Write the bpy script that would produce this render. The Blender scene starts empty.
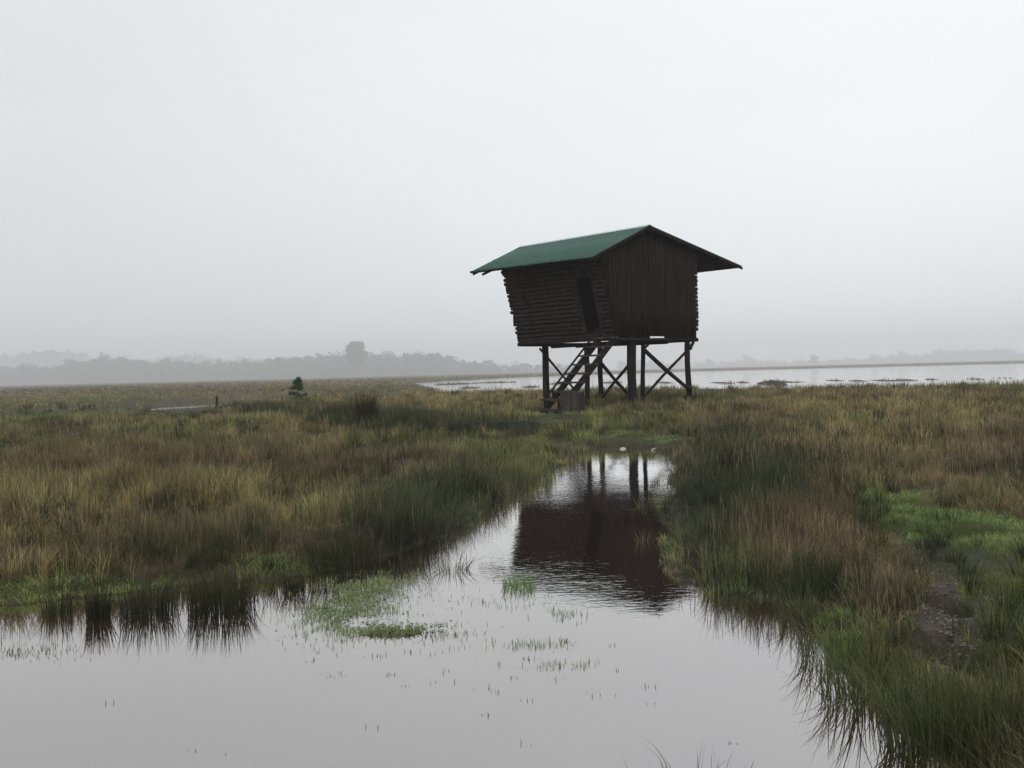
import bpy, math
import numpy as np
from mathutils import Vector, Matrix

rng = np.random.default_rng(7)
scn = bpy.context.scene
COL = scn.collection

# ------------------------------------------------------------------ camera
F_PX, CAMH = 860.0, 1.70
PITCH, ROLL = math.radians(-0.80), math.radians(-1.415)
CAM_M = Matrix.Rotation(math.radians(90) + PITCH, 3, 'X') @ Matrix.Rotation(ROLL, 3, 'Z')
MN = np.array(CAM_M)
cam_d = bpy.data.cameras.new('camera')
cam = bpy.data.objects.new('camera', cam_d)
COL.objects.link(cam)
cam.matrix_world = Matrix.Translation((0, 0, CAMH)) @ CAM_M.to_4x4()
cam_d.sensor_width = 36.0
cam_d.lens = F_PX / 1024 * 36.0
cam_d.clip_start = 0.05
cam_d.clip_end = 20000
scn.camera = cam

def ray(px, py):
    v = MN @ np.array([(px - 512) / F_PX, (384 - py) / F_PX, -1.0])
    return v

def gnd(px, py, z=0.0):
    v = ray(px, py)
    t = (z - CAMH) / v[2]
    return np.array([v[0] * t, v[1] * t, z])

def on_plane(px, py, p, d):
    """point of the vertical plane through p (x, y) with plan direction d seen at px, py"""
    v = ray(px, py)
    n = np.array([d[1], -d[0]])
    t = (n @ np.array(p[:2])) / (n @ v[:2])
    return np.array([v[0] * t, v[1] * t, CAMH + v[2] * t])

def proj(x, y, z):
    P = np.stack([x, y, z - CAMH], -1) @ MN      # world -> camera
    w = np.maximum(-P[..., 2], 1e-3)
    return 512 + F_PX * P[..., 0] / w, 384 - F_PX * P[..., 1] / w, -P[..., 2]

# ------------------------------------------------------------------ noise
_tab = rng.random((256, 256)).astype(np.float32)
def vnoise(x, y):
    xi = np.floor(x).astype(np.int64); yi = np.floor(y).astype(np.int64)
    fx = x - xi; fy = y - yi
    fx = fx * fx * (3 - 2 * fx); fy = fy * fy * (3 - 2 * fy)
    a = _tab[xi & 255, yi & 255]; b = _tab[(xi + 1) & 255, yi & 255]
    c = _tab[xi & 255, (yi + 1) & 255]; d = _tab[(xi + 1) & 255, (yi + 1) & 255]
    return (a * (1 - fx) + b * fx) * (1 - fy) + (c * (1 - fx) + d * fx) * fy
def fbm(x, y, s, o=4, off=0.0):
    r = 0; a = .5; t = 0
    x = x / s + off; y = y / s + off * 1.7
    for _ in range(o):
        r = r + a * vnoise(x, y); t += a
        x = x * 2.03 + 13.1; y = y * 2.03 + 7.7; a *= .5
    return r / t
def smooth(a, b, x):
    t = np.clip((x - a) / (b - a), 0, 1)
    return t * t * (3 - 2 * t)

# ------------------------------------------------------------------ mesh helpers
def tag(o, label=None, cat=None, group=None, kind=None):
    if label: o['label'] = label
    if cat: o['category'] = cat
    if group: o['group'] = group
    if kind: o['kind'] = kind
    return o

def link(name, me, parent=None, mats=()):
    o = bpy.data.objects.new(name, me)
    COL.objects.link(o)
    if parent is not None: o.parent = parent
    for m in (mats if isinstance(mats, (list, tuple)) else [mats]):
        me.materials.append(m)
    return o

def np_mesh(name, V, F, col=None, smooth_sh=False):
    """V (n,3); F = list of (m,k) index arrays"""
    me = bpy.data.meshes.new(name)
    V = np.asarray(V, np.float32)
    me.vertices.add(len(V)); me.vertices.foreach_set('co', V.ravel())
    if not isinstance(F, list): F = [F]
    F = [np.asarray(f, np.int32) for f in F if len(f)]
    loops = np.concatenate([f.ravel() for f in F])
    tot = np.concatenate([np.full(len(f), f.shape[1], np.int32) for f in F])
    start = np.concatenate([[0], np.cumsum(tot)[:-1]]).astype(np.int32)
    me.loops.add(len(loops)); me.loops.foreach_set('vertex_index', loops)
    me.polygons.add(len(tot)); me.polygons.foreach_set('loop_start', start)
    me.polygons.foreach_set('loop_total', tot)
    if smooth_sh: me.polygons.foreach_set('use_smooth', np.ones(len(tot), bool))
    if col is not None:
        ca = me.color_attributes.new('tint', 'FLOAT_COLOR', 'POINT')
        c4 = np.ones((len(V), 4), np.float32); c4[:, :3] = col
        ca.data.foreach_set('color', c4.ravel())
    me.update(calc_edges=True)
    return me

def empty(name, loc, label, cat, group=None):
    o = bpy.data.objects.new(name, None)
    COL.objects.link(o); o.location = loc
    return tag(o, label, cat, group)

class MB:
    """collects shapes, world coordinates, into one mesh"""
    def __init__(s): s.V = []; s.F = []; s.n = 0
    def add(s, V, F):
        s.V.append(np.asarray(V, float)); s.F += [tuple(i + s.n for i in f) for f in F]; s.n += len(V)
    def hexa(s, c):      # 8 corners: bottom 4, top 4
        s.add(c, [(0, 3, 2, 1), (4, 5, 6, 7), (0, 1, 5, 4), (1, 2, 6, 5), (2, 3, 7, 6), (3, 0, 4, 7)])
    def box(s, o, X, Y, Z):
        o, X, Y, Z = map(np.asarray, (o, X, Y, Z))
        s.hexa([o, o + X, o + X + Y, o + Y, o + Z, o + X + Z, o + X + Y + Z, o + Y + Z])
    def beam(s, a, b, w, h, up=(0, 0, 1)):
        a, b = np.asarray(a, float), np.asarray(b, float); d = (b - a) / np.linalg.norm(b - a)
        sd = np.cross(d, up); sd /= np.linalg.norm(sd); u = np.cross(sd, d)
        s.box(a - sd * w / 2 - u * h / 2, b - a, sd * w, u * h)
    def pole(s, a, b, r0, r1=None, n=9, k=7, wob=0.012, half=None):
        """a slightly crooked round log"""
        a, b = np.asarray(a, float), np.asarray(b, float); r1 = r0 if r1 is None else r1
        L = np.linalg.norm(b - a); d = (b - a) / L
        up = np.array([0, 0, 1.0]) if abs(d[2]) < .9 else np.array([1.0, 0, 0])
        sd = np.cross(d, up); sd /= np.linalg.norm(sd); u = np.cross(sd, d)
        V = []; ph = rng.random() * 6.28; ph2 = rng.random() * 6.28
        for i in range(k):
            t = i / (k - 1)
            c = a + (b - a) * t + (sd * math.sin(t * 4 + ph) + u * math.sin(t * 5 + ph2)) * wob * min(1, L)
            r = (r0 * (1 - t) + r1 * t) * (1 + rng.uniform(-.07, .07))
            for j in range(n):
                an = 6.2832 * j / n
                V.append(c + (sd * math.cos(an) + u * math.sin(an)) * r * (1 + .05 * math.sin(3 * an + ph)))
        F = []
        for i in range(k - 1):
            for j in range(n):
                F.append((i * n + j, i * n + (j + 1) % n, (i + 1) * n + (j + 1) % n, (i + 1) * n + j))
        F.append(tuple(range(n))[::-1]); F.append(tuple((k - 1) * n + j for j in range(n)))
        s.add(V, F)
    def build(s, name, mat, parent=None, smooth_sh=False):
        me = bpy.data.meshes.new(name)
        V = np.concatenate(s.V)
        off = np.array(parent_loc(parent))
        me.from_pydata((V - off).tolist(), [], s.F)
        if smooth_sh:
            me.polygons.foreach_set('use_smooth', [len(f) == 4 for f in s.F])
        me.update()
        return link(name, me, parent, mat)

def parent_loc(p):
    v = Vector((0, 0, 0))
    while p is not None:
        v = v + p.location; p = p.parent
    return v

# ------------------------------------------------------------------ materials
def mat(name):
    m = bpy.data.materials.new(name); m.use_nodes = True
    nt = m.node_tree; bs = nt.nodes['Principled BSDF']
    return m, nt, bs
def ramp(nt, fac, stops):
    r = nt.nodes.new('ShaderNodeValToRGB'); nt.links.new(fac, r.inputs[0])
    while len(r.color_ramp.elements) < len(stops): r.color_ramp.elements.new(.5)
    for e, (p, c) in zip(r.color_ramp.elements, stops):
        e.position = p; e.color = (*c, 1) if len(c) == 3 else c
    return r.outputs[0]
def noise(nt, scale, detail=4, coord='Object', rough=.55, sc=(1, 1, 1)):
    tc = nt.nodes.new('ShaderNodeTexCoord'); mp = nt.nodes.new('ShaderNodeMapping')
    mp.inputs['Scale'].default_value = sc
    nt.links.new(tc.outputs[coord], mp.inputs[0])
    n = nt.nodes.new('ShaderNodeTexNoise'); n.inputs['Scale'].default_value = scale
    n.inputs['Detail'].default_value = detail; n.inputs['Roughness'].default_value = rough
    nt.links.new(mp.outputs[0], n.inputs['Vector'])
    return n.outputs[0]
def bump(nt, bs, h, st, dist=.02):
    b = nt.nodes.new('ShaderNodeBump'); b.inputs['Strength'].default_value = st
    b.inputs['Distance'].default_value = dist
    nt.links.new(h, b.inputs['Height']); nt.links.new(b.outputs[0], bs.inputs['Normal'])
    return b

def wood(name, c0, c1, sc=(1, 1, 1), rough=.8, spec=.08):
    m, nt, bs = mat(name)
    n = noise(nt, 9, 6, sc=sc)
    nt.links.new(ramp(nt, n, [(.3, c0), (.7, c1)]), bs.inputs['Base Color'])
    bs.inputs['Roughness'].default_value = rough
    bs.inputs['Specular IOR Level'].default_value = spec
    bump(nt, bs, noise(nt, 30, 5, sc=sc), .5, .01)
    return m
M = {}
M['log'] = wood('weathered_log', (.012, .008, .0065), (.036, .025, .020), (.6, .6, .6))
M['dark'] = wood('gap_shade_lining', (.004, .003, .003), (.009, .007, .006))  # near-black colour paints the shade in the gaps between logs and poles
M['board'] = wood('stained_board', (.008, .0055, .0045), (.030, .019, .015), (1, 1, .1))
M['post'] = wood('wet_post', (.008, .0065, .0055), (.024, .019, .016), (1, 1, .2))
M['grey_wood'] = wood('grey_plank', (.022, .018, .015), (.07, .06, .05), (1, 1, .12))

def plain(name, c, rough=.7):
    m, nt, bs = mat(name)
    n = noise(nt, 12, 4)
    nt.links.new(ramp(nt, n, [(.3, tuple(v * .7 for v in c)), (.7, tuple(v * 1.2 for v in c))]), bs.inputs['Base Color'])
    bs.inputs['Roughness'].default_value = rough
    return m
def roof_mat():
    m, nt, bs = mat('green_corrugated_iron')
    n = noise(nt, 2.6, 7, rough=.7)
    nt.links.new(ramp(nt, n, [(.3, (.010, .050, .035)), (.7, (.022, .092, .064))]), bs.inputs['Base Color'])
    bs.inputs['Roughness'].default_value = .5
    bs.inputs['Specular IOR Level'].default_value = .35
    return m
M['roof'] = roof_mat()
M['cap'] = plain('sky_sheen_flashing', (.30, .42, .39), .3)  # colour lightened to paint the sky's reflection along the ridge

def grass_mat():
    m, nt, bs = mat('marsh_blades')
    a = nt.nodes.new('ShaderNodeAttribute'); a.attribute_name = 'tint'
    nt.links.new(a.outputs['Color'], bs.inputs['Base Color'])
    bs.inputs['Roughness'].default_value = .6
    bs.inputs['Specular IOR Level'].default_value = .18
    tr = nt.nodes.new('ShaderNodeBsdfTranslucent'); nt.links.new(a.outputs['Color'], tr.inputs['Color'])
    mx = nt.nodes.new('ShaderNodeMixShader'); mx.inputs[0].default_value = .22
    nt.links.new(bs.outputs[0], mx.inputs[1]); nt.links.new(tr.outputs[0], mx.inputs[2])
    nt.links.new(mx.outputs[0], nt.nodes['Material Output'].inputs['Surface'])
    return m
M['blade'] = grass_mat()

def ground_mat():
    m, nt, bs = mat('marsh_soil')
    a = nt.nodes.new('ShaderNodeAttribute'); a.attribute_name = 'tint'
    n = noise(nt, 2.2, 8, rough=.7)
    n2 = noise(nt, 26, 4, rough=.7)
    mx = nt.nodes.new('ShaderNodeMix'); mx.data_type = 'RGBA'; mx.blend_type = 'MULTIPLY'
    mx.inputs['Factor'].default_value = 1
    nt.links.new(a.outputs['Color'], mx.inputs['A'])
    mul = nt.nodes.new('ShaderNodeMath'); mul.operation = 'MULTIPLY'
    nt.links.new(n, mul.inputs[0]); nt.links.new(n2, mul.inputs[1])
    nt.links.new(ramp(nt, mul.outputs[0], [(.12, (.45, .42, .4)), (.4, (1.5, 1.5, 1.45))]), mx.inputs['B'])
    nt.links.new(mx.outputs['Result'], bs.inputs['Base Color'])
    bs.inputs['Roughness'].default_value = .8
    bs.inputs['Specular IOR Level'].default_value = .2
    bump(nt, bs, mul.outputs[0], .8, .05)
    return m
M['soil'] = ground_mat()

def water_mat():
    m, nt, bs = mat('still_water')
    nt.nodes.remove(bs)
    out = nt.nodes['Material Output']
    geo = nt.nodes.new('ShaderNodeNewGeometry')
    sep = nt.nodes.new('ShaderNodeSeparateXYZ'); nt.links.new(geo.outputs['Position'], sep.inputs[0])
    def mr(sock, a, b, lo=0., hi=1., it='SMOOTHSTEP'):
        r = nt.nodes.new('ShaderNodeMapRange'); r.interpolation_type = it
        nt.links.new(sock, r.inputs['Value'])
        for k, v in zip(('From Min', 'From Max', 'To Min', 'To Max'), (a, b, lo, hi)): r.inputs[k].default_value = v
        return r.outputs[0]
    def math_(op, a, b):
        x = nt.nodes.new('ShaderNodeMath'); x.operation = op
        for i, v in enumerate((a, b)):
            if isinstance(v, (int, float)): x.inputs[i].default_value = v
            else: nt.links.new(v, x.inputs[i])
        return x.outputs[0]
    def nz(scale, sc, detail=3, dist=0.0):
        mp = nt.nodes.new('ShaderNodeMapping'); mp.inputs['Scale'].default_value = sc
        nt.links.new(geo.outputs['Position'], mp.inputs[0])
        n = nt.nodes.new('ShaderNodeTexNoise'); n.inputs['Scale'].default_value = scale
        n.inputs['Detail'].default_value = detail; n.inputs['Distortion'].default_value = dist
        nt.links.new(mp.outputs[0], n.inputs['Vector'])
        return n.outputs[0]
    # a breeze ruffles the middle of the creek, the near pool is calm
    ruff = math_('MULTIPLY', mr(sep.outputs['X'], -.9, .7), mr(sep.outputs['Y'], 5.2, 7.6))
    patch = mr(nz(.35, (1, .6, 1), 2), .42, .58, .35, 1.)
    near = math_('ADD', math_('MULTIPLY', math_('MULTIPLY', ruff, patch), .0022), .0003)
    lake = mr(sep.outputs['Y'], 34, 44, 0., .05)
    amp = near
    h = math_('MULTIPLY', nz(11, (1, 1.7, 1), 3, .4), math_('MULTIPLY', amp, .6))
    h2 = math_('MULTIPLY', nz(1.1, (1, 1.5, 1), 2), math_('ADD', math_('MULTIPLY', amp, 1.6), math_('MULTIPLY', lake, .7)))
    b = nt.nodes.new('ShaderNodeBump'); b.inputs['Strength'].default_value = 1; b.inputs['Distance'].default_value = 1.0
    nt.links.new(math_('ADD', h, h2), b.inputs['Height'])
    gl = nt.nodes.new('ShaderNodeBsdfGlossy'); gl.inputs['Roughness'].default_value = .02
    gl.inputs['Color'].default_value = (.95, .93, .925, 1)
    nt.links.new(b.outputs[0], gl.inputs['Normal'])
    df = nt.nodes.new('ShaderNodeBsdfDiffuse')
    nt.links.new(ramp(nt, nz(.5, (1, 1, 1), 4), [(.35, (.020, .009, .006)), (.7, (.036, .020, .014))]), df.inputs['Color'])
    fr = nt.nodes.new('ShaderNodeFresnel'); fr.inputs['IOR'].default_value = 1.333
    nt.links.new(b.outputs[0], fr.inputs['Normal'])
    fac = mr(fr.outputs[0], 0, .52, .37, .99, 'LINEAR')
    mx = nt.nodes.new('ShaderNodeMixShader'); nt.links.new(fac, mx.inputs[0])
    nt.links.new(df.outputs[0], mx.inputs[1]); nt.links.new(gl.outputs[0], mx.inputs[2])
    nt.links.new(mx.outputs[0], out.inputs['Surface'])
    return m
M['water'] = water_mat()

M['far_wood'] = plain('far_foliage', (.03, .037, .03))
M['bark'] = plain('bark', (.05, .04, .03))
M['pale_fleck'] = plain('pale_fleck', (.4, .4, .38))
M['white_paint'] = plain('white_paint', (.7, .7, .68))

# ------------------------------------------------------------------ shores
def pxs(lst): return [tuple(gnd(a, b)[:2]) for a, b in lst]
POOL = np.array(pxs([(590, 447), (640, 448), (668, 453), (684, 468), (666, 480), (680, 492), (654, 504), (658, 520), (672, 532), (658, 548), (674, 572), (700, 585),
                     (745, 596), (790, 604), (815, 618), (826, 640), (846, 668), (872, 700), (906, 735), (950, 768), (1000, 812)])
                + [(1.6, 2.4), (-2, 2.2), (-8, 2.6), (-16, 4), (-16, 6.2)] +
                pxs([(-60, 606), (0, 607), (45, 603), (80, 598), (130, 593), (170, 589), (250, 581), (330, 575), (352, 563), (385, 556), (420, 547), (440, 536), (452, 527),
                     (485, 508), (522, 490), (552, 472), (572, 456)]))
LAKE = np.array([(-7, 72), (-4, 64), (3, 59), (11, 54), (18, 51), (27, 46), (70, 30), (400, 78), (700, 380), (238, 395), (85, 400),
                 (30, 330), (0, 262), (-13, 205), (-20, 160), (-15, 132), (-9, 95)])
def sdist(x, y, P):
    """signed distance to polygon P, positive outside"""
    dmin = np.full(x.shape, 1e9, np.float64); ins = np.zeros(x.shape, bool)
    n = len(P)
    for i in range(n):
        ax, ay = P[i]; bx, by = P[(i + 1) % n]
        ex, ey = bx - ax, by - ay
        t = np.clip(((x - ax) * ex + (y - ay) * ey) / (ex * ex + ey * ey), 0, 1)
        dmin = np.minimum(dmin, np.hypot(x - ax - t * ex, y - ay - t * ey))
        c = ((ay > y) != (by > y)) & (x < ex * (y - ay) / (ey if abs(ey) > 1e-12 else 1e-12) + ax)
        ins ^= c
    return np.where(ins, -dmin, dmin)

def ell(px, py, rx, ry):
    """an ellipse on the ground whose outline is rx by ry seen around px, py"""
    c = gnd(px, py, .1); e = gnd(px + rx, py, .1); f = gnd(px, py - ry, .1)
    return c[0], c[1], abs(e[0] - c[0]), abs(f[1] - c[1])
PONDS = [ell(187, 405.3, 20, 1.5), ell(512, 438, 26, 2.2), ell(692, 556, 12, 9), ell(962, 668, 17, 26), ell(948, 612, 9, 8), ell(898, 428, 0.1, .1),
         ell(838, 618, 10, 6)]
ISLES = [ell(722, 382, 9, .8), ell(742, 381.5, 8, .5), ell(782, 381, 26, .7), ell(773, 383.3, 7, 1.1), ell(835, 379.5, 9, .5), ell(858, 380, 7, .5),
         ell(884, 379.5, 9, .8), ell(906, 379.2, 10, .5), ell(932, 378.5, 8, .4), ell(975, 378, 8, .5), ell(1003, 377, 6, .5), ell(665, 382, 9, .5),
         ell(455, 383.5, 18, .5), ell(495, 382, 22, .5), ell(530, 386, 9, .7), ell(470, 387, 10, .5), ell(560, 383, 14, .5), ell(610, 382, 14, .5)]

def height(x, y):
    wob = (fbm(x, y, .35, 3, 5.) - .5) * .34 * np.clip(np.hypot(x, y) / 12, .5, 1.6)
    dp = sdist(x, y, POOL) + wob
    dl = sdist(x, y, LAKE) + (fbm(x, y, 5, 4, 9.) - .5) * 7
    # gentle bank round the creek, low shore at the lake
    hp = np.where(dp < 0, np.maximum(dp * .6, -.55), .13 * smooth(0, .35, dp) + .16 * smooth(.3, 3., dp) + .06 * smooth(3, 9, dp))
    hl = np.where(dl < 0, np.maximum(dl * .08, -.5), .35 * smooth(0, 4, dl) + .01)
    h = np.minimum(hp + .13 * smooth(13, 27, np.hypot(x, y)) * (dp > 0) * smooth(0, 3, dp), hl + .08 * smooth(1, 5, dl))
    land = (h > 0)
    hum = (fbm(x, y, 1.3, 3, 2.) - .5) * .14 + (fbm(x, y, .32, 2, 3.) - .5) * .05
    far = 1 - smooth(80, 200, np.hypot(x, y))
    h = h + hum * land * np.clip(np.minimum(dp / 1.2, dl / 6), 0, 1) * far
    h = np.where(land, np.maximum(h, .012), h)
    cx, cy = PONDS[0][:2]
    qv = np.hypot((x - cx * .88) / 5.5, (y - cy + 6) / 17)
    h = np.where(h > 0, np.minimum(h, .05 + .5 * smooth(.55, 1.5, qv)), h)
    sx, sy = gnd(556, 415, .3)[:2]
    h = np.where(h > 0, np.minimum(h, .27 + .4 * smooth(.8, 3.2, np.hypot(x - sx, y - sy))), h)
    for cx, cy, rx, ry in PONDS:
        big = ry > 1.5
        q = np.hypot((x - cx) / rx, (y - cy) / ry) + (fbm(x, y, 1.2 if big else .10, 3, 3.) - .5) * (1.5 if big else 1.3)
        h = np.minimum(h, (-.055 if cx > 2 else -.04) + (q - .72) * .13 * np.maximum(1, q))
    for i, (cx, cy, rx, ry) in enumerate(ISLES):
        q = np.hypot((x - cx) / rx, (y - cy) / max(ry, 1.2)) + (fbm(x, y, 1.6, 3, 7.) - .5) * .7
        h = np.maximum(h, (1 - q) * (.5 if i == 3 else .12))
    return h, dp, dl

# ------------------------------------------------------------------ vegetation classes
# 0 ochre, 1 olive green, 2 rust brown, 3 dark rush, 4 short bright turf, 5 bare mud
# (px, py, rx, ry, class, weight)
BL = [(570, 424, 34, 6, 4, 1.3), (610, 436, 50, 5, 4, 1.5), (700, 470, 22, 12, 2, .9), (820, 500, 26, 20, 2, 1.0), (1000, 560, 44, 32, 4, 1.2), (640, 426, 50, 6, 1, 1.2), (900, 425, 60, 6, 1, .8), (860, 415, 40, 5, 4, .4), (420, 470, 80, 8, 2, .8), (150, 400, 100, 4, 1, .9), 
 (30, 418, 90, 10, 1, 1.3), (130, 412, 60, 5, 1, .8), (250, 432, 70, 8, 1, .5), (60, 440, 70, 9, 2, .6), (190, 470, 190, 14, 2, 1.3), (60, 470, 80, 10, 2, .7),
 (130, 512, 150, 24, 0, 1.2), (300, 500, 60, 20, 1, .6), (90, 560, 120, 12, 2, 1.0), (210, 558, 60, 18, 2, 1.3), (300, 470, 60, 12, 2, .9),
 (110, 592, 170, 12, 4, 1.6), (290, 568, 55, 9, 4, 2.0), (20, 605, 60, 14, 4, 1.3), (370, 545, 46, 20, 3, 2.0), (420, 520, 46, 24, 3, 1.2), (470, 495, 46, 14, 3, 1.2),
 (250, 545, 60, 14, 2, 1.3), (130, 462, 60, 6, 0, 1.2), (60, 535, 70, 14, 0, .8), (350, 500, 60, 22, 2, .5), (480, 425, 110, 9, 3, 1.2), (450, 445, 80, 10, 1, 1.1), (520, 455, 40, 9, 1, 1.0), (370, 420, 50, 8, 3, 1.0),
 (270, 414, 40, 7, 3, 1.2), (480, 400, 80, 6, 0, .7), (560, 412, 60, 6, 1, 1.4), (200, 400, 160, 5, 0, .6), (100, 390, 400, 3.2, 2, 1.5), (330, 390, 120, 3, 1, .5),
 (590, 425, 40, 10, 1, 1.0), (630, 420, 50, 10, 3, .7), (645, 439, 26, 4.5, 4, 5.0), (610, 412, 30, 6, 2, .7), (560, 440, 25, 6, 1, 1.2),
 (760, 425, 60, 14, 2, 1.1), (700, 440, 30, 20, 2, .7), (750, 480, 80, 32, 3, 2.4), (700, 510, 40, 34, 3, 1.8), (800, 545, 66, 22, 2, 1.0), (760, 530, 50, 30, 3, 1.0), (720, 545, 36, 22, 3, 1.3),
 (660, 512, 14, 22, 4, 1.6), (672, 545, 10, 10, 4, 1.2), (730, 565, 30, 10, 1, 1.3), (700, 400, 60, 6, 1, .8), (850, 410, 120, 8, 0, .8), (900, 402, 70, 4, 2, .7),
 (880, 425, 70, 8, 1, .6), (1000, 445, 55, 22, 2, 1.4), (880, 470, 34, 12, 4, .9), (900, 510, 46, 18, 4, 1.9), (975, 520, 70, 22, 4, 1.3), (960, 560, 50, 20, 1, 1.0), (840, 450, 50, 18, 0, 1.0), (940, 480, 50, 12, 2, .6),
 (935, 545, 12, 9, 3, 2.2), (872, 532, 12, 10, 3, 2.0), (668, 470, 12, 10, 4, 1.6), (745, 570, 20, 14, 4, 1.0), (960, 540, 60, 26, 4, 1.2),
 (880, 605, 36, 30, 2, .9), (860, 560, 40, 16, 3, 1.0), (860, 570, 60, 18, 2, .9), (940, 560, 30, 10, 3, .8), (850, 650, 40, 26, 4, 1.7), (920, 700, 50, 34, 1, 1.2), (950, 640, 26, 44, 5, 3.6), (940, 600, 20, 14, 5, 1.6),
 (1010, 600, 40, 50, 1, 1.3), (1010, 690, 40, 40, 3, .3), (862, 640, 40, 24, 4, 1.2), (900, 720, 60, 40, 1, .8), (985, 640, 30, 40, 4, .9), (960, 735, 30, 20, 4, 1.5), (1000, 750, 40, 30, 1, 1.2), (830, 590, 40, 18, 3, 1.1), (770, 590, 40, 10, 3, 1.2),
]
HB = [(935, 735, 130, 60, .38), (546, 421, 15, 8, .6), (970, 600, 110, 120, .42), (187, 413, 40, 9, .8), (950, 545, 110, 50, .55), (940, 640, 60, 60, .6), (558, 419, 30, 8, .7), (187, 410, 34, 7, .8), (512, 441, 34, 5, .7), (150, 600, 230, 16, .72), (855, 660, 60, 44, .68), (640, 404, 60, 8, -.5), (650, 440, 36, 8, .6),
      (900, 480, 50, 16, .4), (672, 500, 34, 50, .62), (300, 572, 70, 14, .6), (720, 400, 80, 6, .3)]
def hmul(x, y, z):
    px, py, w = proj(x, y, z); m = np.ones_like(px)
    for bx, by, rx, ry, g in HB:
        m = m * (1 - np.where(w > .5, g * np.exp(-(((px - bx) / rx) ** 2 + ((py - by) / ry) ** 2)), 0))
    return m
def weights(x, y, z):
    px, py, w = proj(x, y, z)
    r = np.hypot(x, y)
    sc = np.clip(r * .12, 1, 12)
    ok = (w > .5)
    W = np.zeros((6,) + x.shape)
    wx = (fbm(x, y, 1.5, 3, 31.) - .5); wy = (fbm(x, y, 1.5, 3, 37.) - .5)
    W[0] = .30 + 1.5 * (fbm(x, y, 5, 4, 11.) - .42)
    W[1] = .22 + 1.5 * (fbm(x, y, 4, 4, 17.) - .45)
    W[2] = .12 + 1.6 * (fbm(x, y, 3.5, 4, 23.) - .45)
    W[3] = -.1 + 1.4 * (fbm(x, y, 2.2, 4, 29.) - .48)
    W[4] = -.25
    W[5] = -.3
    for bx, by, rx, ry, c, g in BL:
        q = ((px + wx * rx * 1.6 - bx) / rx) ** 2 + ((py + wy * ry * 1.6 - by) / ry) ** 2
        W[c] += np.where(ok, g * np.exp(-q), 0)
    return W

# ------------------------------------------------------------------ ground
CLS_SOIL = np.array([(.058, .048, .025), (.035, .040, .019), (.042, .030, .020), (.022, .024, .014), (.040, .046, .020), (.060, .050, .040)])
def soil_col(x, y, z):
    W = weights(x, y, z) * 5
    W = np.exp(W - W.max(0)); W /= W.sum(0)
    c = np.tensordot(W, CLS_SOIL, axes=(0, 0))
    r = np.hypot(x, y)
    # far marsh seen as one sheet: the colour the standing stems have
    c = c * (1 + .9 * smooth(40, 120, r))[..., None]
    mud = smooth(.05, .0, z)[..., None]
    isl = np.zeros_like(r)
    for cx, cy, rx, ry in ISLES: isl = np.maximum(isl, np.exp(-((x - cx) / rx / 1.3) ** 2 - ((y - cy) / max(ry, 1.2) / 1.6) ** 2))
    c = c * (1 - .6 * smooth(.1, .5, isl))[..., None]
    return c * (1 - mud) + np.array([.035, .028, .022]) * mud
def polar(rs, az):
    R, A = np.meshgrid(rs, az, indexing='ij')
    return R * np.sin(A), R * np.cos(A)
def grid_faces(nr, na, wrap):
    i = np.arange(nr - 1)[:, None]; j = np.arange(na if wrap else na - 1)[None]
    j2 = (j + 1) % na
    f = np.stack([i * na + j, i * na + j2, (i + 1) * na + j2, (i + 1) * na + j], -1)
    return f.reshape(-1, 4)
rs = np.concatenate([np.geomspace(1.2, 120, 560), np.geomspace(121.5, 2750, 130)])
az = np.concatenate([np.linspace(-.72, .72, 620), np.linspace(.76, 2 * math.pi - .76, 90)])
gx, gy = polar(rs, az)
gz, gdp, gdl = height(gx, gy)
V = np.stack([gx, gy, gz], -1).reshape(-1, 3)
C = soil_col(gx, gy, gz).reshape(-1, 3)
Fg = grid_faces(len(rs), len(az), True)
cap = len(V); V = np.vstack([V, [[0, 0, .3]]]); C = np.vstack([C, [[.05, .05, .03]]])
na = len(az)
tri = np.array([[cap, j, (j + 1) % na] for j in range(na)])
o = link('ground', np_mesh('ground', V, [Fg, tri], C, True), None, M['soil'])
tag(o, kind='structure')

# water: one flat sheet, the ground dips under it
rw = np.geomspace(.8, 760, 30); aw = np.linspace(0, 2 * math.pi, 64, endpoint=False)
wx_, wy_ = polar(rw, aw)
Vw = np.stack([wx_, wy_, np.zeros_like(wx_)], -1).reshape(-1, 3)
o = link('water', np_mesh('water', Vw, grid_faces(30, 64, True)), None, M['water'])
tag(o, kind='structure')

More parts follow.
